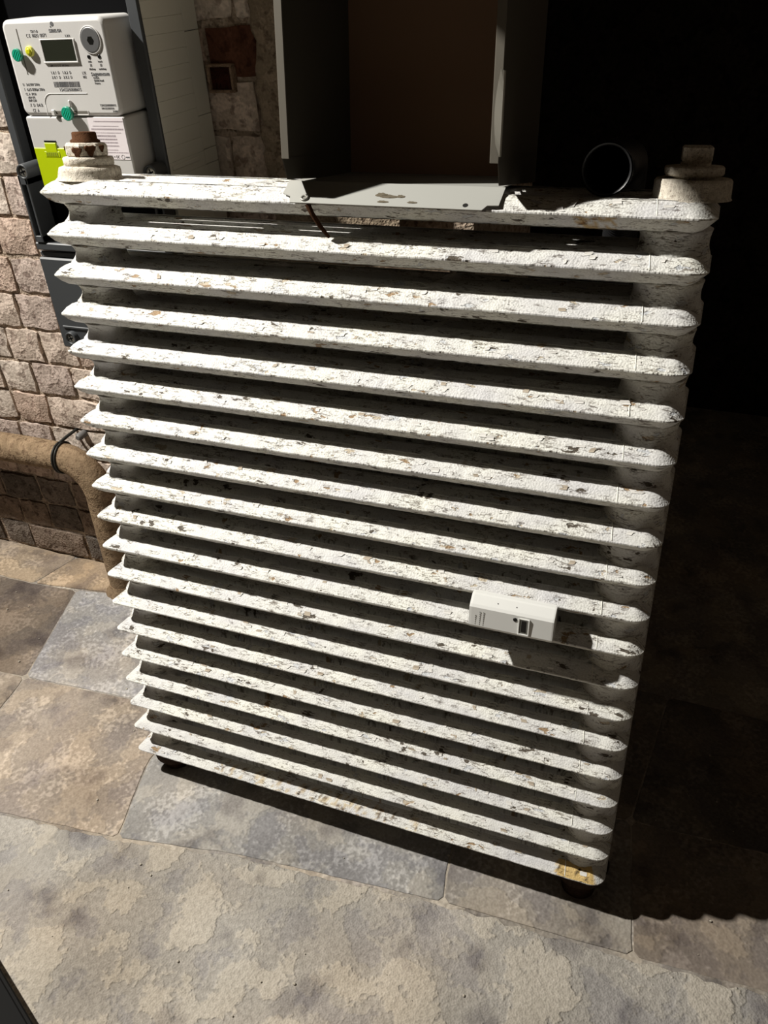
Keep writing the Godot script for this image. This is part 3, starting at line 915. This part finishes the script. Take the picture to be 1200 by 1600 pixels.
	var T := func(s: String, em: float, x: float, y: float, bold := false): text(s, em, Vector3(x - base.x, y - base.y, z), o, ink, "lettering", 0.0, bold)
	T.call("SIBELGA", 0.0060, -0.0720, 1.3280, true)
	T.call("T211-D", 0.0046, -0.1085, 1.3280)
	T.call("C E  M20  0071", 0.0062, -0.1185, 1.3222)
	T.call("1.8.0", 0.0044, -0.0435, 1.3205)
	T.call("SM: 1-0:1.7.0  kW  kvar", 0.0036, -0.0850, 1.2800)
	T.call("kWh", 0.0034, -0.0100, 1.2845); T.call("kvarh", 0.0034, 0.0085, 1.2845)
	T.call("Wh/imp", 0.0034, -0.0115, 1.2742); T.call("varh/imp", 0.0034, 0.0070, 1.2742)
	T.call("1.8.1  D    1.8.2  D", 0.0052, -0.0880, 1.2700)
	T.call("2.8.1  D    2.8.2  D", 0.0052, -0.0880, 1.2635)
	T.call("LTE", 0.0050, -0.0265, 1.2690); T.call("M2", 0.0050, -0.0265, 1.2635)
	T.call("Sagemcom", 0.0068, -0.0100, 1.2672, true)
	T.call("T210-D", 0.0036, -0.0075, 1.2618); T.call("92500 Rueil", 0.0036, -0.0070, 1.2580); T.call("France", 0.0036, -0.0065, 1.2542)
	T.call("1SAG3200088415", 0.0056, -0.0790, 1.2455)
	T.call("1SAG3200088415", 0.0040, -0.0060, 1.2228); T.call("HW 253997316", 0.0036, -0.0040, 1.2182); T.call("21/06", 0.0036, 0.0165, 1.2140)
	T.call("U   3x230V 50Hz", 0.0048, -0.1510, 1.2535); T.call("I   0,25-5(80)A 50Hz", 0.0048, -0.1505, 1.2462)
	T.call("Cl. A  IP54", 0.0048, -0.1500, 1.2395); T.call("-40/+70", 0.0044, -0.1480, 1.2345); T.call("IMP 230", 0.0044, -0.1475, 1.2300)
	T.call("X  D  D4.B", 0.0060, -0.1470, 1.2230); T.call("CE  A", 0.0060, -0.1440, 1.2150)
	mb = MB.new(base)
	mb.lathe([Vector2(0.0033, 0.0), Vector2(0.0032, 0.0003)], Vector3(-0.0635, 1.3372, zf), 14, zx)
	put(mb, "emblem", ink, o)
	mb = MB.new(base)
	mb.lathe([Vector2(0.0013, 0.0), Vector2(0.0012, 0.0003)], Vector3(-0.0670, 1.3335, zf), 10, zx)
	put(mb, "emblem", ink, o)
	mb = MB.new(base)
	for x in [-0.0065, 0.0127]:
		for q in 3: mb.box(Vector3(x - 0.0016 + q * 0.0014, 1.2775, zf), Vector3(x - 0.0010 + q * 0.0014, 1.2815, zf + 0.0003), 0.0001)
	put(mb, "lamp_symbol", ink, o)
	mb = MB.new(base)
	var bx := -0.0875
	while bx < -0.0370:
		var bw := [0.0005, 0.0008, 0.0012, 0.0016][rng.randi() % 4] as float
		mb.box(Vector3(bx, 1.2492, zf), Vector3(bx + bw, 1.2572, zf + 0.0003), 0.0001)
		bx += bw + [0.0005, 0.0007, 0.0010][rng.randi() % 3]
	put(mb, "barcode", ink, o)
	# paper sticker
	mb = MB.new(base)
	mb.box(Vector3(-0.0380, 1.1412, zf - 0.0008), Vector3(0.0315, 1.2045, zf + 0.0000), 0.0001)
	var stk := put(mb, "sticker", mat(h8(214, 206, 208), 0.7), o)
	mb = MB.new(base)
	for row in [[1.199, -0.026, 0.030, 0.0010], [1.192, -0.030, 0.020, 0.0006], [1.1875, -0.034, 0.029, 0.0012], [1.182, -0.034, 0.022, 0.0006], [1.1772, -0.026, 0.010, 0.0014], [1.1722, -0.024, 0.012, 0.0012], [1.1672, -0.024, 0.012, 0.0010], [1.1622, -0.022, 0.014, 0.0010], [1.1560, -0.020, 0.010, 0.0006], [1.1520, -0.020, 0.030, 0.0007]]:
		var x: float = row[1]
		while x < row[2]:
			var lw := rng.randf_range(0.0006, 0.0018)
			mb.box(Vector3(x, row[0] - row[3], zf), Vector3(x + lw, row[0] + row[3], zf + 0.0002), 0.0001)
			x += lw + rng.randf_range(0.0004, 0.0009)
	put(mb, "print_line", mat(h8(158, 146, 152), 0.7), stk)
	text("SA - YH + QC", 0.0055, Vector3(-0.020 - base.x, 1.1455 - base.y, z), stk, ink)
	mb = MB.new(base)
	var ringp = []
	for k in 17: ringp.append(Vector3(0.0175 + cos(TAU * k / 16) * 0.0030, 1.1455 + sin(TAU * k / 16) * 0.0032, zf + 0.0001))
	mb.tube(ringp, 0.0003, 5)
	mb.box(Vector3(0.0225, 1.1440, zf), Vector3(0.0300, 1.1462, zf + 0.0002), 0.0001)
	put(mb, "sticker_emblem", ink, stk)

# ------------------------------------------------------------------ sheet-metal channel on the radiator's top
func duct():
	var base := Vector3(0.55, 0.02, -0.06)
	var o := thing("metal_channel", "open sheet-metal channel with dark inside and grey front flange, upright on the radiator's top", "metal channel", rad(base), RB)
	var tin := mat(h8(116, 111, 101), 0.45, 0.2, 0.4)
	var inner := mat(h8(150, 120, 98), 0.7, 0.0, 0.25)
	var inner2 := mat(h8(84, 80, 72), 0.6, 0.0, 0.3)
	var t := 0.0012
	var top := 0.56
	var zb := -0.200
	var mb := MB.new(base)
	mb.box(Vector3(0.4215, 0.022, zb), Vector3(0.7020, top, zb + t), 0.0004)
	put(mb, "back_panel", inner, o)
	for sx in [[0.4215, 1.0], [0.7020, -1.0]]:
		var x: float = sx[0]
		mb = MB.new(base)
		var xa := minf(x, x + t * sx[1]); var xb := maxf(x, x + t * sx[1])
		mb.box(Vector3(xa, 0.055, zb), Vector3(xb, top, 0.022), 0.0004)
		# tapered foot of the side below the lip
		var n := Vector3(-sx[1], 0, 0)
		for xx in [xa, xb]:
			mb.quad(Vector3(xx, 0.056, zb), Vector3(xx, 0.056, 0.022), Vector3(xx, 0.030, 0.010), Vector3(xx, 0.018, zb), Vector3(xx - (xa + xb) * 0.5, 0, 0))
		mb.quad(Vector3(xa, 0.056, 0.022), Vector3(xb, 0.056, 0.022), Vector3(xb, 0.030, 0.010), Vector3(xa, 0.030, 0.010), Vector3(0, 0, 1))
		mb.quad(Vector3(xa, 0.030, 0.010), Vector3(xb, 0.030, 0.010), Vector3(xb, 0.018, zb), Vector3(xa, 0.018, zb), Vector3(0, -1, 0))
		put(mb, "side_panel", inner2, o)
		mb = MB.new(base)
		var xe: float = x + 0.0105 * sx[1]
		mb.box(Vector3(minf(x, xe), 0.055, 0.021), Vector3(maxf(x, xe), top, 0.0224), 0.0005)
		put(mb, "lip", tin, o)
	# unseen box added above the channel to shade the right plug
	mb = MB.new(base)
	mb.box(Vector3(0.410, 0.395, -0.19), Vector3(0.709, 0.62, 0.21), 0.003)
	put(mb, "added_shade_box", tin, o)
	# flange that lies over the top section's front bevel, its lower corners cut back
	var F = [Vector2(0.4065, 0.0), Vector2(0.7010, 0.0), Vector2(0.7000, 0.78), Vector2(0.686, 0.80), Vector2(0.681, 1.0), Vector2(0.4225, 1.0), Vector2(0.419, 0.72), Vector2(0.4065, 0.60)]
	var a0 := Vector3(0, 0.0255, -0.026); var a1 := Vector3(0, 0.0020, 0.0085)
	var nrm := (a1 - a0).cross(Vector3.RIGHT).normalized()
	if nrm.y < 0: nrm = -nrm
	mb = MB.new(base)
	var P = []; var Q = []
	for p in F:
		var c = a0.lerp(a1, p.y) + Vector3(p.x, 0, 0)
		P.append(c); Q.append(c - nrm * t)
	var pv := PackedVector2Array(F)
	var ix := Geometry2D.triangulate_polygon(pv)
	for k in range(0, ix.size(), 3):
		mb.tri(P[ix[k]], P[ix[k + 1]], P[ix[k + 2]], nrm)
		mb.tri(Q[ix[k]], Q[ix[k + 1]], Q[ix[k + 2]], -nrm)
	for k in F.size():
		var k2 := (k + 1) % F.size()
		mb.quad(P[k], P[k2], Q[k2], Q[k], (P[k] + P[k2]) * 0.5 - Vector3(0.55, 0.012, -0.01))
	mb.box(Vector3(0.407, 0.0237, -0.199), Vector3(0.696, 0.0249, -0.025), 0.0004)
	var fl := put(mb, "flange", mat(h8(172, 172, 166), 0.45, 0.15, 0.4), o)
	var up := Basis(Quaternion(Vector3.UP, nrm))
	mb = MB.new(base)
	mb.lathe([Vector2(0.0058, 0.0), Vector2(0.0058, 0.0018), Vector2(0.0045, 0.0026), Vector2(0.0028, 0.0020), Vector2(0.0026, 0.0012)], a0.lerp(a1, 0.80) + Vector3(0.4415, 0, 0), 18, up)
	put(mb, "screw", mat(h8(150, 148, 140), 0.4, 0.5), fl)
	mb = MB.new(base)
	mb.lathe([Vector2(0.0034, 0.0), Vector2(0.0034, 0.0003)], a0.lerp(a1, 0.83) + Vector3(0.6590, 0, 0), 14, up)
	put(mb, "screw_hole", mat(h8(22, 20, 18), 0.9), fl)
	mb = MB.new(base)
	for q in [[0.546, 0.52, 0.009, 0.0035], [0.556, 0.58, 0.012, 0.003], [0.572, 0.56, 0.006, 0.0025], [0.551, 0.82, 0.008, 0.002], [0.590, 0.80, 0.007, 0.0018]]:
		mb.lathe([Vector2(1.0, 0.0), Vector2(0.9, 0.02)], a0.lerp(a1, q[1]) + Vector3(q[0], 0, 0), 12, up * Basis.from_scale(Vector3(q[2], 0.02, q[3])), false, 0.2)
	put(mb, "grime_spot", mat(h8(96, 88, 72), 0.9), fl)
	# torn strip of tape on the right edge
	mb = MB.new(base)
	var tp = []
	for k in 9:
		var y = 0.062 + k * 0.011
		var w := 0.006 * sin(PI * (k + 0.5) / 9.0) + 0.001
		tp.append([Vector3(0.7035, y, 0.017), Vector3(0.7030, y, 0.0228), Vector3(0.7015 - w, y + 0.002, 0.0238)])
	mb.grid(tp, false)
	put(mb, "tape", mat(h8(176, 172, 160), 0.6), o)
	# rusty nail pushed in under the flange
	var nb := Vector3(0.468, -0.043, -0.008)
	var nl := thing("rusty_nail", "rusty brown nail wedged between the top two radiator sections under the metal flange", "nail", rad(nb), RB)
	mb = MB.new(nb)
	mb.tube([Vector3(0.446, 0.000, 0.0035), Vector3(0.4520, -0.012, 0.003), Vector3(0.4600, -0.027, -0.002), Vector3(0.4685, -0.0425, -0.012)], 0.0032, 8, true, [0.0040, 0.0036, 0.0032, 0.0022])
	put(mb, "shank", lime_material(h8(96, 66, 46), 0.03, 0.1), nl)

# ------------------------------------------------------------------ heat cost allocator
func allocator():
	var base := Vector3(0.759, -0.586, 0.0)
	var o := thing("heat_cost_allocator", "small white heat cost allocator box with a tiny dark window, clipped across the radiator's ribs", "allocator", rad(base), RB)
	var white := mat(h8(222, 222, 218), 0.4, 0.0, 0.4)
	var dark := mat(h8(20, 20, 18), 0.3)
	var x0 := 0.697; var x1 := 0.8225
	# cross-section in (z, y), swept along x, ends drawn in
	var S = [Vector2(0.0015, -0.5355), Vector2(0.010, -0.5350), Vector2(0.0135, -0.5362), Vector2(0.0245, -0.5462), Vector2(0.0275, -0.5500), Vector2(0.0285, -0.5810), Vector2(0.0265, -0.5852), Vector2(0.0015, -0.5860)]
	var ctr := Vector2(0.010, -0.561)
	var P = []
	for e in [[x0 + 0.0045, 0.80], [x0 + 0.0012, 0.94], [x0, 0.985], [x0 + 0.0035, 1.0], [x1 - 0.0020, 1.0], [x1, 0.985], [x1 - 0.0006, 0.93]]:
		var row = []
		for s in S:
			var p: Vector2 = ctr + (s - ctr) * e[1]
			if s.x < 0.002: p.x = s.x
			row.append(Vector3(e[0], p.y, p.x))
		row.append(row[0])
		P.append(row)
	var mb := MB.new(base)
	mb.grid(P, true)
	for e in [[P[0], -1], [P[-1], 1]]:
		var c := Vector3(e[0][0].x, ctr.y, ctr.x)
		for k in S.size(): mb.tri(c, e[0][k], e[0][k + 1], Vector3(e[1], 0, 0))
	put(mb, "case", white, o)
	var zf := 0.0284
	mb = MB.new(base)
	mb.lathe([Vector2(0.0032, -0.001), Vector2(0.0031, 0.0004), Vector2(0.0022, 0.0006)], Vector3(0.7665, -0.5575, zf - 0.0003), 14, Basis(Vector3(1, 0, 0), PI / 2))
	put(mb, "sensor_eye", dark, o)
	mb = MB.new(base)
	mb.box(Vector3(0.7715, -0.5815, zf - 0.001), Vector3(0.7735, -0.5530, zf + 0.0010), 0.0004)
	mb.box(Vector3(0.7865, -0.5815, zf - 0.001), Vector3(0.7885, -0.5530, zf + 0.0014), 0.0004)
	mb.box(Vector3(0.7715, -0.5815, zf - 0.001), Vector3(0.7885, -0.5790, zf + 0.0014), 0.0004)
	mb.box(Vector3(0.7715, -0.5550, zf - 0.001), Vector3(0.7885, -0.5530, zf + 0.0008), 0.0004)
	put(mb, "window_frame", white, o)
	mb = MB.new(base)
	mb.box(Vector3(0.7735, -0.5790, zf - 0.001), Vector3(0.7865, -0.5550, zf + 0.0002), 0.0002)
	var wn := put(mb, "window_recess", mat(h8(120, 120, 114), 0.5), o)
	mb = MB.new(base)
	mb.box(Vector3(0.7760, -0.5760, zf - 0.001), Vector3(0.7835, -0.5568, zf + 0.0005), 0.0002)
	put(mb, "display", dark, wn)
	# fine print on the left
	mb = MB.new(base)
	for c in [[0.7065, 5], [0.7130, 7], [0.7185, 7]]:
		for k in c[1]:
			mb.box(Vector3(c[0], -0.5790 + k * 0.0036, zf - 0.0002), Vector3(c[0] + 0.0013, -0.5790 + k * 0.0036 + 0.0022, zf + 0.0002), 0.0001)
	put(mb, "fine_print", mat(h8(150, 150, 146), 0.6), o)
	for x in [0.738, 0.766]:
		mb = MB.new(base)
		mb.lathe([Vector2(0.0009, 0.0), Vector2(0.0008, 0.0004)], Vector3(x, -0.5415, 0.0195), 8, Basis(Vector3(1, 0, 0), 0.75))
		put(mb, "pinhole", dark, o)

# ------------------------------------------------------------------ pipe along the wall
func pipe():
	var base := Vector3(-0.40, 0.0, -0.355)
	var o := thing("wall_pipe", "dusty brown pipe running low along the brick wall, bending down behind the radiator", "pipe", base)
	var rust := lime_material(h8(170, 148, 122), 0.30, 0.25)
	var pth = []; var n := FastNoiseLite.new(); n.seed = 3; n.frequency = 3.0
	for k in 26: pth.append(Vector3(-2.55 + k * 0.081, 0.402 + n.get_noise_1d(k * 0.3) * 0.002, -0.358))
	for k in 11:
		var a := PI / 2 * k / 10.0
		pth.append(Vector3(-0.495 + sin(a) * 0.095, 0.307 + cos(a) * 0.095, -0.357))
	for k in 10: pth.append(Vector3(-0.400, 0.28 - k * 0.031, -0.356 + k * 0.001))
	var rads = []
	for k in pth.size(): rads.append(0.0365 + n.get_noise_1d(k * 1.7 + 50.0) * 0.0016)
	var mb := MB.new(base)
	mb.tube(pth, 0.036, 18, true, rads)
	put(mb, "run", rust, o)
	mb = MB.new(base)
	mb.lathe([Vector2(0.052, 0.0), Vector2(0.048, 0.010), Vector2(0.040, 0.016), Vector2(0.037, 0.03)], Vector3(-0.400, 0.0, -0.346), 18, Basis.IDENTITY, false, 0.03)
	put(mb, "floor_collar", rust, o)
	# wire clip round it, nailed to the wall
	var black := mat(h8(44, 44, 40), 0.5, 0.3)
	mb = MB.new(base)
	for dx in [0.0, 0.008]:
		var rp = []
		for k in 21: rp.append(Vector3(-0.492 + dx + 0.004 * sin(TAU * k / 20), 0.400 + cos(TAU * k / 20) * 0.0392, -0.358 + sin(TAU * k / 20) * 0.0392))
		mb.tube(rp, 0.0028, 6)
	mb.tube([Vector3(-0.490, 0.438, -0.362), Vector3(-0.482, 0.446, -0.385), Vector3(-0.480, 0.448, -0.43)], 0.0045, 6)
	var clip := put(mb, "pipe_clip", black, o)
	mb = MB.new(base)
	mb.lathe([Vector2(0.009, -0.425), Vector2(0.010, -0.395), Vector2(0.006, -0.390)], Vector3(-0.455, 0.442, 0), 10, Basis(Vector3(1, 0, 0), PI / 2), false, 0.05)
	put(mb, "anchor", mat(h8(110, 108, 106), 0.6, 0.3), clip)

func hose():
	var base := rad(Vector3(0.825, 0.0175, -0.10))
	var o := thing("corrugated_hose", "black corrugated hose lying on the right of the radiator's top, its open end facing forward", "hose", base)
	var black := mat(h8(26, 26, 27), 0.42, 0.0, 0.5)
	# straight over the radiator, then drooping to the floor of the room behind
	var ctl = [rad(Vector3(0.8190, 0.0482, -0.026)), rad(Vector3(0.8205, 0.0482, -0.17)), Vector3(0.80, 1.03, -0.46), Vector3(0.76, 0.60, -0.72), Vector3(0.72, 0.14, -0.86), Vector3(0.70, 0.022, -1.2)]
	var cv := Curve3D.new()
	for i in ctl.size():
		var tg: Vector3 = (ctl[mini(i + 1, ctl.size() - 1)] - ctl[maxi(i - 1, 0)]) * 0.18
		cv.add_point(ctl[i], -tg, tg)
	var L := cv.get_baked_length()
	var pth = []; var rads = []
	var n := int(L / 0.0025)
	for k in n:
		pth.append(cv.sample_baked(L * k / (n - 1), true))
		var ph := fmod(k * 0.0025, 0.0075) / 0.0075
		rads.append(0.0300 if ph < 0.5 else 0.0272)
	var mb := MB.new(base)
	mb.tube(pth, 0.03, 28, false, rads)
	var inn = []
	for k in 40: inn.append(pth[k])
	var ri = []
	for k in 40: ri.append(0.0285 if k == 0 else 0.0262)
	var lip := MB.new(base)
	lip.tube(inn, 0.026, 28, false, ri)
	put(mb, "outer_wall", black, o)
	put(lip, "inner_wall", black, o)

func corner_crate():
	var at := Vector3(0.024, 0.0025, 0.592)
	var b := Basis(Vector3.UP, -atan2(0.063, 0.139))
	var o := thing("black_crate", "low black crate cut off by the bottom left corner of the view", "crate", at + b * Vector3(-0.1, 0, 0.12), b)
	var black := mat(h8(12, 11, 10), 0.7, 0.0, 0.25)
	var mb := MB.new(Vector3(-0.1, 0, 0.12))
	mb.box(Vector3(-0.26, 0.0, 0.0), Vector3(0.26, 0.012, 0.26), 0.002)
	put(mb, "bottom", black, o)
	for q in [[Vector3(-0.26, 0.0, 0.0), Vector3(0.26, 0.030, 0.008)], [Vector3(-0.26, 0.0, 0.252), Vector3(0.26, 0.030, 0.26)], [Vector3(-0.26, 0.0, 0.008), Vector3(-0.252, 0.030, 0.252)], [Vector3(0.252, 0.0, 0.008), Vector3(0.26, 0.030, 0.252)]]:
		mb = MB.new(Vector3(-0.1, 0, 0.12))
		mb.box(q[0], q[1], 0.002)
		put(mb, "side", black, o)

func work_lamp(at: Vector3, aim: Vector3):
	var o := thing("ceiling_lamp", "bare bulb lamp hanging from the ceiling high on the left", "lamp", at + Vector3(0, 0.16, 0))
	var mb := MB.new(at + Vector3(0, 0.16, 0))
	mb.tube([at + Vector3(0, 0.08, 0), Vector3(at.x, 3.5, at.z)], 0.004, 6)
	put(mb, "cord", mat(h8(30, 30, 30), 0.6), o)
	mb = MB.new(at + Vector3(0, 0.16, 0))
	mb.lathe([Vector2(0.018, 0.03), Vector2(0.02, 0.04), Vector2(0.02, 0.08), Vector2(0.008, 0.09)], at, 14)
	put(mb, "socket", mat(h8(40, 40, 40), 0.5), o)
	mb = MB.new(at + Vector3(0, 0.16, 0))
	mb.lathe([Vector2(0.003, -0.052), Vector2(0.030, -0.044), Vector2(0.049, -0.014), Vector2(0.049, 0.008), Vector2(0.030, 0.034), Vector2(0.018, 0.045)], at, 18)
	var glow := mat(h8(255, 244, 220), 0.5)
	glow.emission_enabled = true; glow.emission = Color(1.0, 0.94, 0.84); glow.emission_energy_multiplier = 2.0
	put(mb, "bulb", glow, o)
